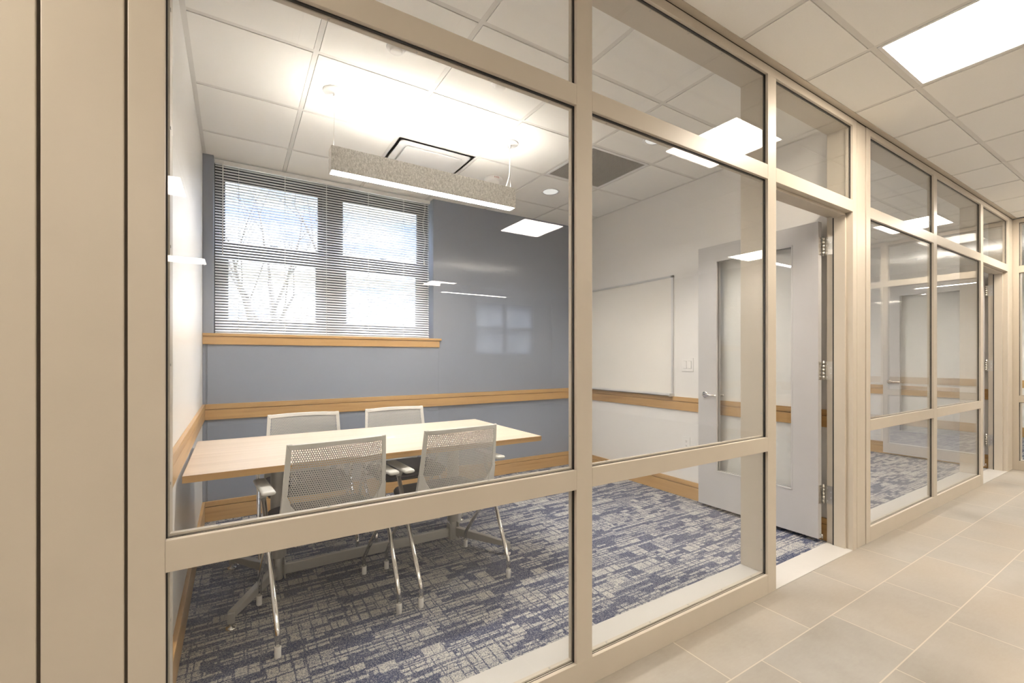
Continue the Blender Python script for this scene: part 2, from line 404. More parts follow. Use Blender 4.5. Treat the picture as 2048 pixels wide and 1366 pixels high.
for k, lab in ((0, 'near study room'), (1, 'second room along the corridor')):
    d = k * MOD
    rail_x('trim_%d' % tn, XL + d, XR + d, YB - .012, *CR, 'wooden chair rail across the blue back wall of the ' + lab); tn += 1
    rail_y('trim_%d' % tn, YP + DEP, YB - .03, XL + d, *CR, 'wooden chair rail along the white left wall of the ' + lab, 1); tn += 1
    rail_y('trim_%d' % tn, YP + DEP, YB - .03, XR + d, *CR, 'wooden chair rail along the white right wall of the ' + lab, -1); tn += 1
    rail_x('baseboard_back', XL + d, XR + d, YB - .012, *BB, 'wooden baseboard below the blue back wall of the ' + lab)
    rail_y('baseboard_left', YP + DEP, YB - .03, XL + d, *BB, 'wooden baseboard below the white left wall of the ' + lab, 1)
    rail_y('baseboard_right', YP + DEP, YB - .03, XR + d, *BB, 'wooden baseboard below the white right wall of the ' + lab, -1)

# ------------------------------------------------------------------ glazed partitions
def partition(name, label, muls, door, length, loc=(0, 0, 0), rz=0, deep_base=True):
    """local x along the wall, y=0 front face, +y into the room. muls: list of (x0, x1, deep)"""
    root = empty(name, loc, rz); struct(root, label, 'glazed partition')
    ZB, Z1, Z2, Z3, Z4, Z5 = .099, .731, .803, 2.127, 2.201, 2.667
    S = .038
    glass_end = door[0] if door else length
    jl = .064
    b = MB(); b.box(0, jl, 0, DEP, 0, H - .012); b.obj('jamb', 'frame', root, .0015)
    # head
    b = MB(); b.box(jl, length - .054 if door else length - jl, 0, DEP, Z5, H - .012); b.obj('head', 'frame', root, .0015)
    if door:
        b = MB(); b.box(door[1], length, 0, DEP, 0, H - .012); b.box(door[1] - .016, door[1], .036, .100, 0, Z3)
        b.obj('jamb', 'frame', root, .0015)
        b = MB(); b.box(door[1] - .0165, door[1] - .0002, .100, .106, .004, Z3 - .016); b.obj('door_seal', 'black', root)
        b = MB(); b.box(door[0], door[1], 0, DEP, Z3, Z4); b.box(door[0], door[1], .036, .100, Z3 - .016, Z3); b.obj('door_head', 'frame', root, .0015)
    else:
        b = MB(); b.box(length - jl, length, 0, DEP, 0, H - .012); b.obj('jamb', 'frame', root, .0015)
    edges = [jl]
    for m0, m1, deep in muls:
        b = MB(); b.box(m0, m1, 0, DEP if deep else S, 0 if deep else ZB, Z5)
        if deep and door: b.box(m1, m1 + .016, .036, .100, 0, Z3)
        b.obj('mullion', 'frame', root, .0015); edges += [m0, m1]
    edges.append(door[1] if door else length - jl)
    # base sill, white topped
    xe = muls[-1][0] if door else length - jl
    b = MB(); b.box(jl, xe, 0, DEP, 0, ZB); b.obj('base_sill', 'frame', root, .0015)
    b = MB(); b.box(jl + .003, xe - .003, S + .001, DEP - .001, ZB, ZB + .0015); b.obj('sill_top', 'stone', root)
    cells = list(zip(edges[0::2], edges[1::2]))
    for ci, (x0, x1) in enumerate(cells):
        isdoor = door and ci == len(cells) - 1
        if not isdoor:
            b = MB(); b.box(x0, x1, 0, S, Z1, Z2); b.obj('rail', 'frame', root, .0015)
            b = MB(); b.box(x0, x1, 0, S, Z3, Z4); b.obj('transom_bar', 'frame', root, .0015)
        for z0, z1 in ([(Z4, Z5)] if isdoor else [(ZB, Z1), (Z2, Z3), (Z4, Z5)]):
            b = MB(); b.box(x0 + .0031, x1 - .0031, .0155, .0215, z0 + .0005, z1 - .0031); b.obj('glass_pane', 'glass', root)
            b = MB(); b.box(x0, x0 + .003, .0135, .0235, z0, z1); b.box(x1 - .003, x1, .0135, .0235, z0, z1); b.box(x0, x1, .0135, .0235, z1 - .003, z1); b.box(x0, x1, .0140, .0155, z0, z0 + .001); b.box(x0, x1, .0215, .0235, z0, z0 + .001); b.obj('gasket', 'black', root)
            b = MB(); b.ring_frame(x0, x1, z0, z1, .0065, .0235, S, 0)
            for zz in ([z0 + .12 + k * (z1 - z0 - .24) / max(1, round((z1 - z0) / .32)) for k in range(max(1, round((z1 - z0) / .32)) + 1)]):
                for xx, sg in ((x0 + .0065, 1), (x1 - .0065, -1)):
                    b.box(min(xx, xx + sg * .0012), max(xx, xx + sg * .0012), .0275, .0335, zz - .003, zz + .003, 1)
            nx = max(1, round((x1 - x0) / .30))
            for k in range(nx + 1):
                xx = x0 + .1 + k * (x1 - x0 - .2) / nx
                b.box(xx - .003, xx + .003, .0275, .0335, z1 - .0077, z1 - .0065, 1); b.box(xx - .003, xx + .003, .0275, .0335, z0 + .0065, z0 + .0077, 1)
            b.obj('glazing_stop', ['frame', 'silver'], root)
    return root
MU = [(1.248, 1.323, False), (2.515, 2.593, True)]; DO = (2.593, 3.489); LEN = 3.543
part0 = partition('window_1', 'beige framed glass partition with open doorway, nearest one', MU, DO, LEN, (-.195, YP, 0))
p1 = copy_tree(part0); p1.location.x += MOD; p1.name = 'window_2'; p1['label'] = 'beige framed glass partition with open doorway, further along the corridor'
p2 = copy_tree(part0); p2.location.x -= MOD; p2.name = 'window_3'; p2['label'] = 'beige framed partition whose jamb fills the left edge of the view'
part3 = partition('window_4', 'beige glazed partition closing the far end of the corridor', [(1.08, 1.155, False)], None, 2.32, (XE, YP + .02, 0), R(-90))
# filler posts between partitions
def filler(n, x0, x1, y0, y1, label):
    g_ = .006 if n == 21 else .010
    b = MB(); b.box(x0 + g_, x1 - g_, y0, y1, 0, H - .012); return struct(b.obj('trim_%d' % n, 'frame', bevel=.002), label, 'filler panel')
XJ = -.195 + LEN
filler(20, XJ, -.195 + MOD, YP + .002, YP + .04, 'narrow beige filler panel between the two glass partitions')
filler(21, XJ - MOD, -.195, YP + .002, YP + .04, 'broad beige filler panel at the left edge of the view')
filler(22, XJ + MOD, XE, YP + .002, YP + .05, 'narrow beige filler panel at the far corridor corner')
# dark recess behind the joints
for n_, (x0, x1) in zip((25, 26), ((XJ, XJ + .14), (XJ - MOD, XJ - MOD + .14))):
    b = MB(); b.box(x0, x0 + .010, YP + .007, YP + .04, 0, H - .012); b.box(x1 - .010, x1, YP + .007, YP + .04, 0, H - .012); struct(b.obj('trim_%d' % n_, 'slot'), 'dark joint backing behind the filler panel %s' % ('between the two glass partitions' if n_ == 25 else 'at the left edge'), 'joint')
# ceiling angle along the partition
b = MB(); b.box(-4.2, XE, YP - .030, YP + .002, H - .006, H + .01); struct(b.obj('trim_27', 'frame'), 'thin beige ceiling angle running along the top of the partitions', 'ceiling trim')
b = MB(); b.box(-4.2, XE, YP + .008, YP + DEP, H - .0125, H + .10); struct(b.obj('trim_32', 'slot'), 'dark strip standing for the shadow line above the glass partitions', 'joint')  # dark strip paints the shadow line over the frames, also stops light leaking in
# thresholds
for k, nm in ((0, 'near'), (1, 'far')):
    b = MB(); b.box(2.398 + k * MOD, 3.294 + k * MOD, YP + .002, YP + DEP - .002, -.02, .004); struct(b.obj('trim_%d' % (28 + k), 'stone'), 'pale stone threshold under the %s doorway' % nm, 'threshold')

# ------------------------------------------------------------------ doors
def door(name, label, dx):
    root = empty(name, (3.276 + dx, 1.409, 0)); struct(root, label, 'door')
    # leaf lies along +y, faces -x ; local x from -.044 to 0, y 0.012..0.897
    y0, y1, z0, z1, T = .012, .897, .030, 2.100, .044
    ly0, ly1, lz0, lz1 = .168, .742, .310, 1.978
    b = MB(); b.box(-T, 0, y0, ly0, z0, z1); b.box(-T, 0, ly1, y1, z0, z1); b.box(-T, 0, ly0, ly1, z0, lz0); b.box(-T, 0, ly0, ly1, lz1, z1)
    bmesh.ops.remove_doubles(b.bm, verts=b.bm.verts, dist=1e-5)
    leaf = b.obj('leaf', 'leaf', root)
    b = MB()
    for xa, xb in ((-T - .002, -T + .012), (-.012, .002)):
        b.box(xa, xb, ly0, ly0 + .010, lz0, lz1); b.box(xa, xb, ly1 - .010, ly1, lz0, lz1); b.box(xa, xb, ly0, ly1, lz0, lz0 + .010); b.box(xa, xb, ly0, ly1, lz1 - .010, lz1)
    b.obj('glazing_bead', 'leaf', root, .001)
    b = MB(); b.box(-.025, -.019, ly0 + .002, ly1 - .002, lz0 + .002, lz1 - .002); b.obj('vision_glass', 'glass', root)
    # lever handles both sides
    for sg, xf in ((-1, -T), (1, 0)):
        b = MB()
        n = 20; zc, yc = .915, .832
        L = .040 if sg < 0 else .034
        def ringx(x, r): return [b.bm.verts.new((x, yc + r * math.cos(2 * math.pi * k / n), zc + r * math.sin(2 * math.pi * k / n))) for k in range(n)]
        b.loft([ringx(xf, .026), ringx(xf + sg * .007, .026), ringx(xf + sg * .010, .020)], smooth=True)
        b.tube([(xf + sg * .008, yc, zc), (xf + sg * L * .85, yc, zc), (xf + sg * L, yc - .012, zc), (xf + sg * (L + .001), yc - .06, zc), (xf + sg * (L - .004), yc - .115, zc - .002)], [.010, .010, .0105, .009, .008], 12)
        tag(b.obj('lever_handle', 'chrome', root), 'chrome lever handle')
    # hinges
    for zc in (1.941, 1.127, .318):
        b = MB(); hh = .0585
        b.box(-.036, -.002, .0095, .0125, zc - hh, zc + hh)                       # leaf on door edge
        b.box(.016, .0185, -.052, -.004, zc - hh, zc + hh)                        # leaf on jamb
        b.box(-.002, .016, -.004, .0095, zc - hh, zc - hh + .001)
        for k in range(5):
            a0 = zc - hh + k * .0234; b.tube([(.004, .001, a0 + .0012), (.004, .001, a0 + .0222)], .0068, 14)
        b.tube([(.004, .001, zc - hh - .006), (.004, .001, zc + hh + .006)], .0045, 12)
        for yy, zz in ((-.016, .042), (-.036, .018), (-.036, -.018), (-.016, -.042)):
            b.tube([(.0160, yy, zc + zz), (.0150, yy, zc + zz)], .0042, 10, 1)
        for xx, zz in ((-.012, .042), (-.026, .018), (-.026, -.018), (-.012, -.042)):
            b.tube([(xx, .0096, zc + zz), (xx, .0088, zc + zz)], .0042, 10, 1)
        tag(b.obj('hinge', ['steel', 'alu'], root), 'satin steel butt hinge')
    b = MB(); b.tube([(-.018, .012, .055), (-.018, -.004, .055)], .004, 10); b.tube([(-.018, -.001, .030), (-.018, -.001, .062)], .003, 10); b.obj('bottom_pin', 'chrome', root)
    return root
door('door_1', 'pale grey door with tall glass lite standing open in the near doorway', 0)
door('door_2', 'pale door with tall glass lite standing open in the further room', MOD)

# ------------------------------------------------------------------ outside window
def ext_window(name, label, dx):
    root = empty(name, (dx, 0, 0)); struct(root, label, 'window')
    x0, x1, z0, z1 = WX0, WX1, 1.395, H + .003
    ya, yb = YB + .150, YB + .235
    b = MB()
    b.box(x0, x0 + .035, ya, yb, z0, z1); b.box(x1 - .035, x1, ya, yb, z0, z1); b.box(x0, x1, ya, yb, z1 - .06, z1); b.box(x0, x1, ya, yb, z0, z0 + .05); b.box(.655, .785, ya - .01, yb, z0, z1)
    b.obj('frame', 'dark_metal', root, .002)
    for u0, u1 in ((x0 + .035, .655), (.785, x1 - .035)):
        lx0, lx1 = (u0 + .035, u1 - .038) if u0 < .5 else (u0 + .04, u1 - .055)
        for nm, a, c_, yc, gx0, gx1, gz0, gz1 in (('upper_sash', 2.07, z1 - .055, YB + .21, lx0, lx1, 2.128, 2.612), ('lower_sash', z0 + .045, 2.115, YB + .175, lx0 + .022, lx1 - .022, 1.508, 1.985)):
            b = MB(); b.box(u0, gx0, yc - .015, yc + .015, a, c_); b.box(gx1, u1, yc - .015, yc + .015, a, c_); b.box(gx0, gx1, yc - .015, yc + .015, a, gz0); b.box(gx0, gx1, yc - .015, yc + .015, gz1, c_)
            if nm == 'lower_sash': b.box((gx0 + gx1) / 2 - .03, (gx0 + gx1) / 2 + .03, yc - .028, yc - .01, c_ - .004, c_ + .012)
            s = b.obj(nm, 'dark_metal', root, .002)
            b = MB(); b.box(gx0 - .004, gx1 + .004, yc - .003, yc + .003, gz0 - .004, gz1 + .004); b.obj('pane', 'glass', s)
    return root
ext_window('window_8', 'dark framed double hung window pair behind the closed blinds', 0)
ext_window('window_9', 'dark framed window pair in the second room along the corridor', MOD)
ext_window('window_10', 'dark framed window pair in the room left of the near study room', -MOD)
def sill(n, dx, label):
    b = MB(); b.box(XL + .001 + dx, 1.673 + dx, YB - .042, YB - .0005, 1.372, 1.393); b.box(WX0 + .002 + dx, WX1 - .002 + dx, YB - .001, YB + .15, 1.376, 1.393)
    b.box(XL + .001 + dx, 1.657 + dx, YB - .030, YB - .013, 1.310, 1.371)
    struct(b.obj('trim_%d' % n, 'wood_x', bevel=.0025), label, 'window sill')
sill(30, 0, 'honey coloured wooden window sill with apron below the blinds')
sill(31, MOD, 'wooden window sill in the second room along the corridor')

# ------------------------------------------------------------------ venetian blind
def blind():
    root = empty('venetian_blind', (.725, YB + .055, 1.395)); tag(root, 'white horizontal mini blind lowered over the window above the wooden sill', 'blind')
    x0, x1 = WX0 + .006 - .725, 1.580 - .725
    zt = H - .010 - 1.395
    b = MB(); b.box(x0, x1 + .008, -.016, .016, zt - .030, zt); b.obj('headrail', 'white_metal', root, .002)
    b = MB(); b.box(x0 + .38, x0 + .52, -.0175, -.016, zt - .027, zt - .004); b.obj('valance_clip', 'white_plastic', root, .0005)
    b = MB(); n = 60; top = zt - .045; bot = .022; w = .0125; tilt = R(37)
    for i in range(n):
        z = bot + (top - bot) * i / (n - 1); rings = []
        pr = []
        for k in range(5):
            t = -1 + k * .5; cr = .0012 * (1 - t * t)
            pr.append((t * w * math.cos(tilt) - cr * math.sin(tilt), t * w * math.sin(tilt) + cr * math.cos(tilt)))
        vs0 = [b.bm.verts.new((x0 + .002, y, z + zz)) for y, zz in pr]; vs1 = [b.bm.verts.new((x1, y, z + zz)) for y, zz in pr]
        vb0 = [b.bm.verts.new((x0 + .002, y, z + zz - .0004)) for y, zz in pr]; vb1 = [b.bm.verts.new((x1, y, z + zz - .0004)) for y, zz in pr]
        for k in range(4):
            for q in ((vs0[k], vs1[k], vs1[k + 1], vs0[k + 1]), (vb0[k], vb0[k + 1], vb1[k + 1], vb1[k])):
                f = b.bm.faces.new(q); f.smooth = True
        b.bm.faces.new((vs0[0], vb0[0], vb1[0], vs1[0])); b.bm.faces.new((vs0[4], vs1[4], vb1[4], vb0[4]))
    b.obj('slats', 'white_metal', root)
    b = MB(); b.box(x0 + .002, x1, -.012, .012, .000, .010); b.obj('bottom_rail', 'white_metal', root, .003)
    for xx in (.155, .475, .79, 1.14, 1.46):
        b = MB()
        for yy in (-.0118, .0118): b.tube([(x0 + xx, yy, .008), (x0 + xx, yy, zt - .03)], .0011, 6)
        b.obj('ladder_cord', 'white_plastic', root)
    b = MB(); b.tube([(x0 + .052, -.020, zt - .012), (x0 + .052, -.024, zt - .04), (x0 + .050, -.022, zt - .72)], .0036, 8); b.obj('tilt_wand', 'white_plastic', root)
    b = MB()
    pts = [(x1 - .055 + .006 * math.sin(k * .9), -.022 + .002 * math.cos(k * 1.3), zt - .03 - k * .045) for k in range(12)]
    b.tube(pts, .0016, 6); b.tube([(p[0] + .012 * math.cos(i * .8), p[1] - .003, p[2]) for i, p in enumerate(pts)] + [(x1 - .055, -.022, zt - .60)], .0016, 6)
    b.tube([(x1 - .055, -.022, zt - .57), (x1 - .055, -.022, zt - .62)], [.003, .007], 10)
    b.obj('lift_cord', 'white_plastic', root)
    return root
bl = blind()
for dx, lab in ((MOD, 'white horizontal mini blind in the second room along the corridor'), (-MOD, 'white horizontal mini blind in the room left of the near study room')):
    c_ = copy_tree(bl); c_.location.x += dx; c_['label'] = lab

# ------------------------------------------------------------------ table
def table():
    x0, x1, y0, y1, zt = -.180, 1.605, 2.240, 3.135, .730
    cx, cy = (x0 + x1) / 2, (y0 + y1) / 2
    root = empty('conference_table', (cx, cy, 0)); tag(root, 'long pale maple rectangular table with silver base against the left wall', 'table')
    hx, hy = (x1 - x0) / 2, (y1 - y0) / 2
    b = MB(); b.box(-hx + .001, hx - .001, -hy + .001, hy - .001, zt - .029, zt); b.obj('tabletop', 'table', root)
    b = MB(); t = .002
    b.box(-hx, hx, -hy, -hy + t, zt - .029, zt - .0006); b.box(-hx, hx, hy - t, hy, zt - .029, zt - .0006)
    b.box(-hx, -hx + t, -hy + t, hy - t, zt - .029, zt - .0006); b.box(hx - t, hx, -hy + t, hy - t, zt - .029, zt - .0006)
    tag(b.obj('edge_band', 'wood_x', root), 'honey coloured wooden edge band')
    for sx, xc in ((-1, .20 - cx), (1, 1.215 - cx)):
        b = MB(); b.lathe(xc, 0, [(.036, .150), (.038, .155), (.038, .660), (.036, .664)], 28); b.obj('column', 'silver', root)
        b = MB(); b.lathe(xc, 0, [(.021, .030), (.022, .032), (.022, .150)], 20)
        b.box(xc - .032, xc - .026, -.03, .03, .035, .135); b.box(xc + .026, xc + .032, -.03, .03, .035, .135); b.obj('column_socket', 'silver', root, .001)
        b = MB(); b.box(xc - .15, xc + .15, -.035, .035, .664, .675); b.box(xc - .035, xc + .035, -.33, .33, .675, zt - .0295); b.obj('top_bracket', 'dark_metal', root, .002)
        for sy in (-1, 1):
            ex, ey = xc + sx * .212, sy * .335
            b = MB(); b.beam((xc + sx * .02, sy * .02, .082), (ex, ey, .066), .034, .055, .030, .030)
            b.box(ex - .015, ex + .015, ey - .015, ey + .015, .030, .078)
            f = b.obj('foot', 'silver', root, .004)
            b = MB(); b.lathe(ex, ey, [(.007, .030), (.007, .014), (.021, .013), (.023, .006), (.023, .003), (.018, .0025)], 24); b.obj('glide', 'chrome', f)
    b = MB(); b.box(.20 - cx + .02, 1.215 - cx - .02, -.012, .012, .050, .105); b.obj('stretcher', 'silver', root, .003)
    return root
table()
b = MB(); b.box(-.022, .022, -.012, .012, 0, .0012); o = b.obj('paper_slip', 'paper', loc=(.80, 2.67, .7302)); o.rotation_euler = (0, 0, R(20)); tag(o, 'small white paper slip lying on the pale maple table', 'paper')

# ------------------------------------------------------------------ chair
def chair(label):
    root = empty('side_chair'); tag(root, label, 'chair')
    TH = .0035
    def yc(z): t = (z - .42) / .425; return -.125 - .085 * t - .012 * math.sin(math.pi * t)
    def S(x, z, off=0):
        return Vector((x, yc(z) - .034 * (1 - (x / .215) ** 2) + .030 + off, z))
    def half(z): return .215 + .022 * (.845 - z) / .4
    def inner(z):
        if z > .595: return half(z) - .020
        return max(.06, (half(.595) - .020) - (.595 - z) * .66)
    # perforated shell
    b = MB(); px, pz = .0094, .0094; zb = .445; nr = int((.828 - zb) / pz)
    for r in range(nr):
        zc = zb + (r + .5) * pz; lim = inner(zc); off = (r % 2) * px / 2
        k0 = int(lim / px) + 1
        for k in range(-k0, k0 + 1):
            xc = k * px + off
            if abs(xc) > lim - px * .40: continue
            oct_in = [(.0028, .0017), (.0018, .0029), (-.0018, .0029), (-.0028, .0017), (-.0028, -.0017), (-.0018, -.0029), (.0018, -.0029), (.0028, -.0017)]
            hx, hz = px / 2, pz / 2
            oct_out = [(hx, hz * .5), (hx * .6, hz), (-hx * .6, hz), (-hx, hz * .5), (-hx, -hz * .5), (-hx * .6, -hz), (hx * .6, -hz), (hx, -hz * .5)]
            corner = [(hx, hz), (-hx, hz), (-hx, -hz), (hx, -hz)]
            f_o = [b.bm.verts.new(S(xc + x, zc + z)) for x, z in oct_out]; f_i = [b.bm.verts.new(S(xc + x, zc + z)) for x, z in oct_in]
            k_o = [b.bm.verts.new(S(xc + x, zc + z, -TH)) for x, z in oct_out]; k_i = [b.bm.verts.new(S(xc + x, zc + z, -TH)) for x, z in oct_in]
            fc = [b.bm.verts.new(S(xc + x, zc + z)) for x, z in corner]; kc = [b.bm.verts.new(S(xc + x, zc + z, -TH)) for x, z in corner]
            for i in range(8):
                j = (i + 1) % 8
                b.bm.faces.new((f_o[i], f_o[j], f_i[j], f_i[i])); b.bm.faces.new((k_o[j], k_o[i], k_i[i], k_i[j])); b.bm.faces.new((f_i[i], f_i[j], k_i[j], k_i[i]))
            for c_, (i, j) in enumerate(((0, 1), (2, 3), (4, 5), (6, 7))):
                b.bm.faces.new((f_o[i], fc[c_], f_o[j])); b.bm.faces.new((k_o[j], kc[c_], k_o[i]))
    b.obj('backrest', 'grey_plastic', root)
    # border and uprights
    b = MB()
    def strip(outer, inn, off0=.003, off1=-.009):
        rings = []
        for (xo, zo), (xi, zi) in zip(outer, inn):
            rings.append([b.bm.verts.new(S(xo, zo, off0)), b.bm.verts.new(S(xi, zi, off0)), b.bm.verts.new(S(xi, zi, off1 + .003)), b.bm.verts.new(S(xo, zo, off1))])
        b.loft(rings, smooth=False)
    N = 18
    zs = [.845 - i * (.845 - .595) / N for i in range(N + 1)]
    for s in (-1, 1):
        strip([(s * half(z), z) for z in zs], [(s * (half(z) - .021), z) for z in zs])
        zt2 = [.600 - i * (.600 - .44) / 8 for i in range(9)]
        strip([(s * (inner(z) + .022), z) for z in zt2], [(s * (inner(z) - .003), z) for z in zt2])
        zu = [.615 - i * (.615 - .405) / 8 for i in range(9)]
        strip([(s * half(z), z) for z in zu], [(s * (half(z) - (.021 + .024 * min(1, max(0, (.615 - z) / .06)))), z) for z in zu], .006, -.014)
    xs = [-.205 + i * .41 / 20 for i in range(21)]
    def topz(x): return .846 - .004 * (x / .2) ** 2
    strip([(x * 1.045, topz(x)) for x in xs], [(x, topz(x) - .022) for x in xs], .004, -.012)
    strip([(x * .42, .462) for x in xs], [(x * .42, .425) for x in xs], .004, -.009)
    b.obj('back_frame', 'pale_plastic', root, .002)
    # seat pad
    def rrect(hx, y0, y1, z, r, n=7):
        pts = []
        for cx, cy, a0 in ((hx - r, y1 - r, 0), (-hx + r, y1 - r, 90), (-hx + r, y0 + r, 180), (hx - r, y0 + r, 270)):
            for k in range(n):
                a = R(a0 + 90 * k / (n - 1)); pts.append((cx + r * math.cos(a), cy + r * math.sin(a), z))
        return pts
    b = MB(); rings = []
    for ins, z in ((.02, .425), (.006, .430), (0, .440), (0, .452), (.006, .462), (.02, .468), (.06, .471)):
        rings.append([b.bm.verts.new(p) for p in rrect(.235 - ins, -.165 + ins, .255 - ins, z - (.006 if ins > .05 else 0) * 0, .075 - ins * .6)])
    b.loft(rings, smooth=True); b.obj('seat', 'navy', root)
    b = MB(); rings = [[b.bm.verts.new(p) for p in rrect(.225 - i_, -.160 + i_, .245 - i_, z, .07)] for i_, z in ((.03, .412), (.005, .416), (0, .426))]
    b.loft(rings); b.obj('seat_shell', 'dark_metal', root)
    for s in (-1, 1):
        top = (s * .272, .030, .600); bendr = (s * .258, -.238, .100)
        def lp(a, c_, t): return tuple(a[i] + (c_[i] - a[i]) * t for i in range(3))
        b = MB(); b.tube([(s * .258, -.240, .044), (s * .258, -.240, .088), lp(bendr, top, .012), lp(bendr, top, .05), top], .0108, 14)
        l = b.obj('leg', 'chrome', root)
        b = MB(); b.lathe(s * .258, -.240, [(.0115, .001), (.0128, .003), (.0128, .044), (.012, .046)], 18); tag(b.obj('leg_tip', 'white_plastic', l), 'white plastic leg tip')
        j = lp(bendr, top, .68); bf = (s * .258, .240, .100)
        b = MB(); b.tube([(s * .258, .242, .044), (s * .258, .242, .086), lp(bf, j, .012), lp(bf, j, .05), j], .0105, 14)
        l = b.obj('leg', 'chrome', root)
        b = MB(); b.lathe(s * .258, .242, [(.0115, .001), (.0128, .003), (.0128, .044), (.012, .046)], 18); tag(b.obj('leg_tip', 'white_plastic', l), 'white plastic leg tip')
        b = MB(); b.beam((s * .272, .028, .592), (s * .273, -.015, .634), .028, .034, .030, .03)
        br = b.obj('arm_bracket', 'grey_plastic', root, .004)
        b = MB(); rings = []
        for ins, z in ((.006, .632), (.001, .636), (0, .642), (.003, .648), (.010, .650)):
            rings.append([b.bm.verts.new((s * .275 + p[0], p[1], p[2])) for p in rrect(.027 - ins, -.150 + ins, .120 - ins, z, .012)])
        b.loft(rings, smooth=True); b.obj('armrest', 'pale_plastic', root)
        b = MB(); b.tube([(s * .236, -.13, .412), (s * .200, -.06, .408), (s * .200, .10, .408)], .010, 10); b.obj('seat_rail', 'dark_metal', root)
    b = MB(); b.tube([(-.268, -.055, .43), (-.235, -.05, .408), (.235, -.05, .408), (.268, -.055, .43)], .010, 10); b.obj('cross_bar', 'chrome', root)
    return root
ch = chair('grey mesh back armchair pushed to the near side of the table, left one')
G = 'grey mesh back chairs around the table'
ch['group'] = G; ch.location = (.383, 2.295, 0); ch.rotation_euler = (0, 0, R(5.4))
for x, y, rz, lab in ((1.013, 2.330, 3.3, 'grey mesh back armchair at the near side of the table, right one'),
                      (.388, 3.060, 178, 'grey mesh back armchair at the far side of the table near the left wall'),
                      (1.010, 3.075, 181, 'grey mesh back armchair at the far side of the table, right one')):
    c_ = copy_tree(ch); c_.location = (x, y, 0); c_.rotation_euler = (0, 0, R(rz)); c_['label'] = lab

# ------------------------------------------------------------------ pendant light
def pendant(label, loc, rz=0):
    root = empty('linear_pendant_light', loc, rz); tag(root, label, 'pendant light')
    L, W, z0, z1 = 1.215, .080, 2.258, 2.396
    hx, hy = L / 2, W / 2
    b = MB(); t = .006
    b.box(-hx, hx, -hy, -hy + t, z0, z1); b.box(-hx, hx, hy - t, hy, z0, z1); b.box(-hx, -hx + t, -hy + t, hy - t, z0, z1); b.box(hx - t, hx, -hy + t, hy - t, z0, z1)
    b.obj('felt_housing', 'felt', root, .0015)
    b = MB(); b.box(-hx + t, hx - t, -hy + t, hy - t, z1 - .045, z1 - .035); b.obj('tray', 'white_metal', root)
    b = MB(); b.box(-hx + t + .002, hx - t - .002, -hy + t + .002, hy - t - .002, z0 + .006, z0 + .010); tag(b.obj('lens', 'pend_dn', root), 'glowing white lens')
    b = MB(); b.box(-hx + .03, hx - .03, -hy + .014, hy - .014, z1 - .034, z1 - .026); b.obj('uplight_strip', 'pend_up', root)
    for s in (-1, 1):
        xc = s * (hx - .018)
        b = MB(); b.lathe(xc * .985, 0, [(.062, H + .002), (.062, H - .008), (.060, H - .012), (.010, H - .013), (.010, H - .03), (.004, H - .034)], 32); b.obj('canopy', 'white_metal', root)
        b = MB(); b.tube([(xc * .985, 0, H - .03), (xc, 0, z1 - .036)], .0012, 6); b.tube([(xc, 0, z1 - .034), (xc, 0, z1 + .008)], .004, 8); b.obj('hanger_cable', 'steel', root)
    b = MB(); xc = hx - .018
    b.tube([(xc * .985 - .02, 0, H - .012), (xc - .022, 0, H - .04), (xc - .004, 0, H - .08), (xc - .008, 0, H - .2), (xc - .012, 0, z1 + .09), (xc - .035, 0, z1 + .02), (xc - .045, 0, z1 - .034)], .0032, 8)
    b.obj('power_cord', 'white_plastic', root)
    return root
pd = pendant('grey felt linear pendant light hanging above the maple table', (1.064, 2.680, 0))
pc = copy_tree(pd); pc.location = (1.064 + MOD, 2.68, 0); pc['label'] = 'felt linear pendant light hanging in the second room along the corridor'
pc = copy_tree(pd); pc.location = (3.4, -4.1, 0); pc['label'] = 'felt linear pendant light in the open lobby behind the viewer'
pc = copy_tree(pd); pc.location = (8.8, .6, 0); pc.rotation_euler = (0, 0, R(90)); pc['label'] = 'felt linear pendant light behind the glazed wall at the corridor end'
pc = copy_tree(pd); pc.location = (1.064 - MOD, 2.68, 0); pc['label'] = 'felt linear pendant light in the room left of the near study room'

# ------------------------------------------------------------------ ceiling troffers
def troffer(label, i, j):
    x0, y0 = CGX + i * .6005 + .014, CGY + j * .6005 + .014
    root = empty('ceiling_light_panel', (x0 + .286, y0 + .286, H)); tag(root, label, 'ceiling light')
    root['group'] = 'square light panels in the corridor ceiling'
    b = MB(); h = .286; w_ = .016
    b.box(-h, -h + w_, -h, h, -.002, .03); b.box(h - w_, h, -h, h, -.002, .03); b.box(-h + w_, h - w_, -h, -h + w_, -.002, .03); b.box(-h + w_, h - w_, h - w_, h, -.002, .03); b.obj('trim_frame', 'white_metal', root, .001)
    b = MB(); b.box(-h + w_, h - w_, -h + w_, h - w_, .004, .008); tag(b.obj('lens', 'lens', root), 'glowing white lens')
    return root
tl = ['square white light panel in the corridor ceiling, left of the viewer', 'large bright square light panel in the corridor ceiling above the near doorway', 'square light panel in the corridor ceiling towards the far end',  # left corridor panel is out of view, shifted off pitch to balance frame light
      'square light panel in the lobby ceiling beside the far corridor end', 'square light panel in the lobby ceiling, right behind the viewer', 'added unseen light panel in the lobby ceiling, left and well behind the viewer', 'square light panel in the lobby ceiling near the left end of the back wall', 'square light panel in the lobby ceiling before the middle of the back wall']
for (i, j), l in zip(corr_panels, tl): troffer(l, i, j)

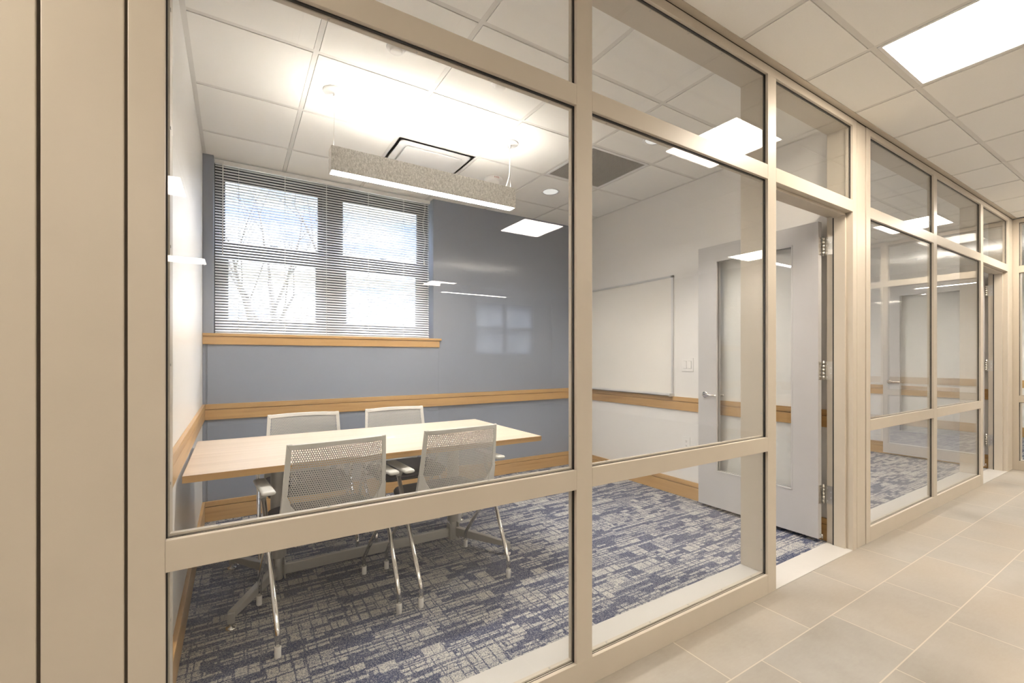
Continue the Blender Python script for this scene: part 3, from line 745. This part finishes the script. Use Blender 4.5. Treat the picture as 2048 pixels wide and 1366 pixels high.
# ------------------------------------------------------------------ room ceiling fittings
def downlight(x, y, label, power=DOWN_W):
    root = empty('recessed_downlight', (x, y, H)); tag(root, label, 'recessed light', 'recessed downlights')
    b = MB(); n = 36
    def rg(r, z): return [b.bm.verts.new((r * math.cos(2 * math.pi * k / n), r * math.sin(2 * math.pi * k / n), z)) for k in range(n)]
    b.loft([rg(.070, -.0015), rg(.082, -.001), rg(.084, -.004), rg(.076, -.006), rg(.070, -.004)], caps=False, smooth=True); b.obj('trim_ring', 'white_metal', root)
    b = MB(); b.loft([rg(.071, -.0035), rg(.062, .004), rg(.045, .008)], caps=False, smooth=True)
    b.obj('reflector', 'chrome', root)
    b = MB(); b.loft([rg(.066, -.0036), rg(.066, -.0026)], smooth=False); b.obj('lamp', 'bulb', root)
    ld = bpy.data.lights.new('downlight_beam', 'SPOT'); ld.energy = power; ld.color = (1, .92, .82); ld.spot_size = R(100); ld.spot_blend = .6; ld.shadow_soft_size = .05
    lo = bpy.data.objects.new('downlight_beam', ld); C.objects.link(lo); lo.parent = root; lo.location = (0, 0, -.015)
    return root
downlight(2.438, 3.262, 'round recessed downlight near the blue back wall', 7)
downlight(2.470, 2.100, 'round recessed downlight in front of the grey return grille')
def smoke():
    root = empty('smoke_detector', (1.853, 3.279, H)); tag(root, 'round white smoke detector with red FIRE lettering on the ceiling', 'smoke detector')
    b = MB(); b.lathe(0, 0, [(.050, .0), (.074, -.001), (.078, -.010), (.076, -.026), (.060, -.032), (.052, -.034), (.046, -.048), (.030, -.054), (.004, -.055)], 40); b.obj('housing', 'white_plastic', root)
    fc = bpy.data.curves.new('fire', 'FONT'); fc.body = 'FIRE'; fc.size = .020; fc.extrude = .0006; fc.align_x = 'CENTER'; fc.align_y = 'CENTER'; fc.space_character = 1.25
    tmp = bpy.data.objects.new('tmp', fc); C.objects.link(tmp); dg = bpy.context.evaluated_depsgraph_get()
    me = bpy.data.meshes.new_from_object(tmp.evaluated_get(dg)); bpy.data.objects.remove(tmp)
    a0 = R(-98)                                                       # side facing the corridor
    for v in me.vertices:
        a = a0 + v.co.x / .0785; r = .0782 + v.co.z * .5
        v.co = Vector((r * math.cos(a), r * math.sin(a), -.017 + v.co.y))
    me.materials.append(M['red']); o = bpy.data.objects.new('lettering', me); C.objects.link(o); o.parent = root; tag(o, 'red FIRE lettering')
    return root
smoke()
for x, y, lab in ((.668, 2.144, 'small round white sprinkler cover above the left part of the table'), (1.244, 2.129, 'small round white sprinkler cover nearer the partition mullion')):
    b = MB(); b.lathe(x, y, [(.045, H), (.047, H - .003), (.044, H - .008), (.031, H - .010), (.030, H - .022), (.026, H - .025), (.003, H - .026)], 32)
    tag(b.obj('sprinkler_cover', 'white_plastic'), lab, 'sprinkler')
# plaque diffuser
root = empty('air_diffuser', (RGX + 1.5 * .605, RGY + 1.5 * .605, H)); tag(root, 'square white plaque air diffuser in the ceiling behind the pendant', 'air diffuser')
b = MB(); h = .288
def sq(bm, r, z, rad, n=5):
    pts = []
    for cx, cy, a0 in ((r - rad, r - rad, 0), (-r + rad, r - rad, 90), (-r + rad, -r + rad, 180), (r - rad, -r + rad, 270)):
        for k in range(n):
            a = R(a0 + 90 * k / (n - 1)); pts.append(bm.verts.new((cx + rad * math.cos(a), cy + rad * math.sin(a), z)))
    return pts
b.loft([sq(b.bm, .288, -.001, .005), sq(b.bm, .270, -.001, .03), sq(b.bm, .262, .004, .04), sq(b.bm, .225, .030, .05), sq(b.bm, .12, .040, .05)], caps=True, smooth=True)
b.obj('cone', 'white_metal', root)
b = MB(); b.loft([sq(b.bm, .214, -.014, .014), sq(b.bm, .216, -.012, .014), sq(b.bm, .214, -.007, .014)]); b.obj('face_plate', 'white_metal', root)
for sx in (-1, 1):
    for sy in (-1, 1):
        b = MB(); b.tube([(sx * .15, sy * .15, -.008), (sx * .15, sy * .15, .036)], .006, 8); b.obj('standoff', 'slot', root)
# return grille
root = empty('return_grille', (RGX + 3.5 * .605, RGY + .5 * .605, H)); tag(root, 'dark grey square return air grille in the ceiling', 'air grille')
b = MB(); b.ring_frame(-.288, .288, -.288, .288, .02, -.003, .003)
bmesh.ops.rotate(b.bm, verts=b.bm.verts, matrix=Matrix.Rotation(R(-90), 3, 'X')); b.obj('grille_frame', 'white_metal', root)
b = MB()
for k in range(45):
    p = -.268 + (k + .5) * .536 / 45
    b.box(p - .0008, p + .0008, -.268, .268, -.001, .010); b.box(-.268, .268, p - .0008, p + .0008, -.001, .010)
b.obj('grille_core', 'grille', root)
b = MB(); b.box(-.27, .27, -.27, .27, .0108, .016); b.obj('plenum_plate', 'grille_dark', root)

# ------------------------------------------------------------------ wall fittings
root = empty('whiteboard', (XR, 3.23, .875)); tag(root, 'large white dry erase board with aluminium frame on the right wall', 'whiteboard')
b = MB(); b.box(-.012, -.001, -.595, .595, .012, 1.055); b.obj('writing_surface', 'board', root)
b = MB()
for q in ((-.019, 0, -.610, -.592, 0, 1.070), (-.019, 0, .592, .610, 0, 1.070), (-.019, 0, -.61, .61, 1.052, 1.070), (-.019, 0, -.61, .61, 0, .018)): b.box(*q)
b.obj('frame', 'alu', root, .001)
b = MB(); b.box(-.062, 0, -.60, .60, -.004, .003); b.box(-.062, -.057, -.60, .60, -.004, .012); b.box(-.064, 0, -.612, -.600, -.008, .02); b.box(-.064, 0, .600, .612, -.008, .02); b.obj('marker_tray', 'alu', root, .001)
def plate(name, label, x, y, z, wd, ht, kind, cat, sgn=-1):
    root = empty(name, (x, y, z)); tag(root, label, cat)
    b = MB(); b.box(*sorted((0, sgn * .006)), -wd / 2, wd / 2, -ht / 2, ht / 2); b.obj('cover_plate', 'white_plastic', root, .0018)
    if kind == 'switch':
        for s in (-1, 1):
            b = MB(); b.box(*sorted((sgn * .006, sgn * .0075)), s * .023 - .0170, s * .023 + .0170, -.034, .034, 1); b.box(*sorted((sgn * .0072, sgn * .0105)), s * .023 - .0155, s * .023 + .0155, -.0325, .0325)
            b.obj('rocker', ['white_plastic', 'grille'], root, .0008)
    else:
        for s in (-1, 1):
            b = MB(); b.box(*sorted((sgn * .006, sgn * .008)), -.0165, .0165, s * .0195 - .014, s * .0195 + .014)
            for yy in (-.006, .006): b.box(*sorted((sgn * .008, sgn * .0084)), yy - .0012, yy + .0012, s * .0195 - .003, s * .0195 + .006, 1)
            b.box(*sorted((sgn * .008, sgn * .0084)), -.002, .002, s * .0195 - .010, s * .0195 - .006, 1)
            b.obj('socket', ['white_plastic', 'slot'], root)
    return root
plate('light_switch', 'double white rocker light switch on the right wall beside the open door', XR, 2.480, 1.150, .117, .115, 'switch', 'light switch')
plate('power_outlet', 'white power outlet low on the right wall beside the open door', XR, 2.490, .470, .070, .115, 'outlet', 'outlet')
plate('light_switch', 'white switch plate on the right wall of the second room', XR + MOD, 2.60, 1.15, .117, .115, 'switch', 'light switch')

# thermostat above the switch in the second room
root = empty('thermostat', (XR + MOD, 2.60, 1.32)); tag(root, 'small grey thermostat above the switch in the second room', 'thermostat')
b = MB(); b.box(-.022, 0, -.04, .04, -.045, .045); b.obj('housing', 'pale_plastic', root, .004)
b = MB(); b.box(-.0228, -.022, -.028, .028, .0, .030); b.obj('display', 'grille_dark', root)

# ------------------------------------------------------------------ walls that close the rest
wall('wall_far', 10.2, 10.3, YO - .2, 2.3, 'white_wall', 'white end wall seen through the glazed corridor end')
wall('wall_far_left', XE + .16, 10.3, 2.2, 2.3, 'white_wall', 'white side wall behind the glazed corridor end')
wall('wall_far_right', XE + .0, 10.3, YO - .2, YO - .1, 'white_wall', 'white right side wall behind the glazed corridor end')
rail_y('trim_40', YO - .1, 2.2, 10.2, *CR, 'wooden chair rail on the end wall beyond the corridor', -1)
rail_y('baseboard_far', YO - .1, 2.2, 10.2, *BB, 'wooden baseboard on the end wall beyond the corridor', -1)
wall('wall_corridor_end', -4.3, -4.2, YL - .1, YP + .1, 'white_wall', 'white wall closing the corridor on the left')
b = MB(); yw = YL
b.box(-4.2, 4.9, yw - .12, yw, 0, H + .16); b.box(6.6, XE + .1, yw - .12, yw, 0, H + .16); b.box(4.9, 6.6, yw - .12, yw, 0, 1.3); b.box(4.9, 6.6, yw - .12, yw, 2.55, H + .16)
struct(b.obj('wall_opposite', 'white_wall'), 'white back wall of the open lobby behind the viewer', 'wall')
root = empty('window_11', (4.9, yw, 1.3)); struct(root, 'dark framed window with blind in the lobby back wall', 'window')
b = MB(); b.ring_frame(0, 1.7, 0, 1.25, .05, -.10, -.05); b.box(.80, .90, -.10, -.05, 0, 1.25); b.box(0, 1.7, -.10, -.05, .60, .68); b.obj('frame', 'dark_metal', root)
b = MB(); b.box(.02, 1.68, -.078, -.073, .02, 1.23); b.obj('pane', 'glass', root)
c_ = copy_tree(bl); c_.location = (5.75, yw - .02, 1.28); c_.rotation_euler = (0, 0, R(180)); c_['label'] = 'white horizontal mini blind over the lobby window behind the viewer'
wall('wall_lobby_end', XE, XE + .12, YL - .1, YO - .03, 'white_wall', 'white side wall of the lobby beside the glazed corridor end')
wall('wall_end_gap', XE + DEP, XE + DEP + .02, YP + .05, 2.25, 'white_wall', 'white wall return beside the glazed corridor end')

# ------------------------------------------------------------------ outdoors
b = MB(); b.box(-60, 60, 4.3, 120, -.9, -.8); struct(b.obj('ground', simple('winter_grass', (.30, .28, .20), .95, var=.3, scale=.8)), 'pale winter lawn outside the window', 'ground')
def tree(x, y, h, seed, label):
    rnd = random.Random(seed); b = MB()
    def grow(p, d, ln, r, lev):
        n = 4; pts = [p]; rr = [r]; q = p; dd = d
        for k in range(n):
            dd = (dd + Vector((rnd.uniform(-.13, .13), rnd.uniform(-.13, .13), rnd.uniform(-.02, .10)))).normalized()
            q = q + dd * ln / n; pts.append(q); rr.append(r * (1 - .13 * (k + 1)))
            if lev < 4 and k >= 1:
                for _ in range(1):
                    a = rnd.uniform(0, 2 * math.pi); side = Vector((math.cos(a), math.sin(a), 0))
                    grow(q, (dd * .75 + side * rnd.uniform(.35, .65) + Vector((0, 0, .25))).normalized(), ln * rnd.uniform(.55, .72), rr[-1] * .58, lev + 1)
        b.tube(pts, rr, 5 if lev > 1 else 8)
    grow(Vector((0, 0, 0)), Vector((rnd.uniform(-.1, .1), 0, 1)).normalized(), h * .42, h * .015, 0)
    return tag(b.obj('bare_tree', 'bark', loc=(x, y, -.85)), label, 'tree', 'bare trees outside the window')
tree(.50, 12.0, 8.2, 3, 'leafless grey tree outside, left of the window view')
tree(1.30, 18.5, 12.0, 11, 'leafless grey tree outside, middle of the left sashes')
tree(3.55, 26.0, 15.5, 23, 'leafless grey tree outside, beside the window mullion')
def shrub(x, y, w_, h, seed, label):
    rnd = random.Random(seed); b = MB()
    for k in range(1500):
        px = rnd.gauss(0, w_ * .42); p = Vector((px, rnd.uniform(-.6, .6), rnd.uniform(0, .3)))
        hh = h * rnd.uniform(.35, 1.0) * (1 - .25 * abs(px) / w_); d = Vector((rnd.uniform(-.28, .28), rnd.uniform(-.28, .28), 1))
        p1 = p + d * hh * .55 + Vector((rnd.uniform(-.1, .1), 0, 0)); p2 = p1 + Vector((d.x + rnd.uniform(-.5, .5), rnd.uniform(-.3, .3), .8)) * hh * .42
        b.tube([p, p1, p2], [.020, .014, .005], 4)
    return tag(b.obj('bare_shrub', 'twig', loc=(x, y, -.82)), label, 'shrub', 'twiggy shrubs outside the window')
shrub(1.2, 21.5, 2.6, 4.8, 5, 'dense leafless shrub outside the lower left sash, left one')
shrub(4.0, 31, 3.2, 6.2, 6, 'dense leafless shrub outside the lower left sash, right one')
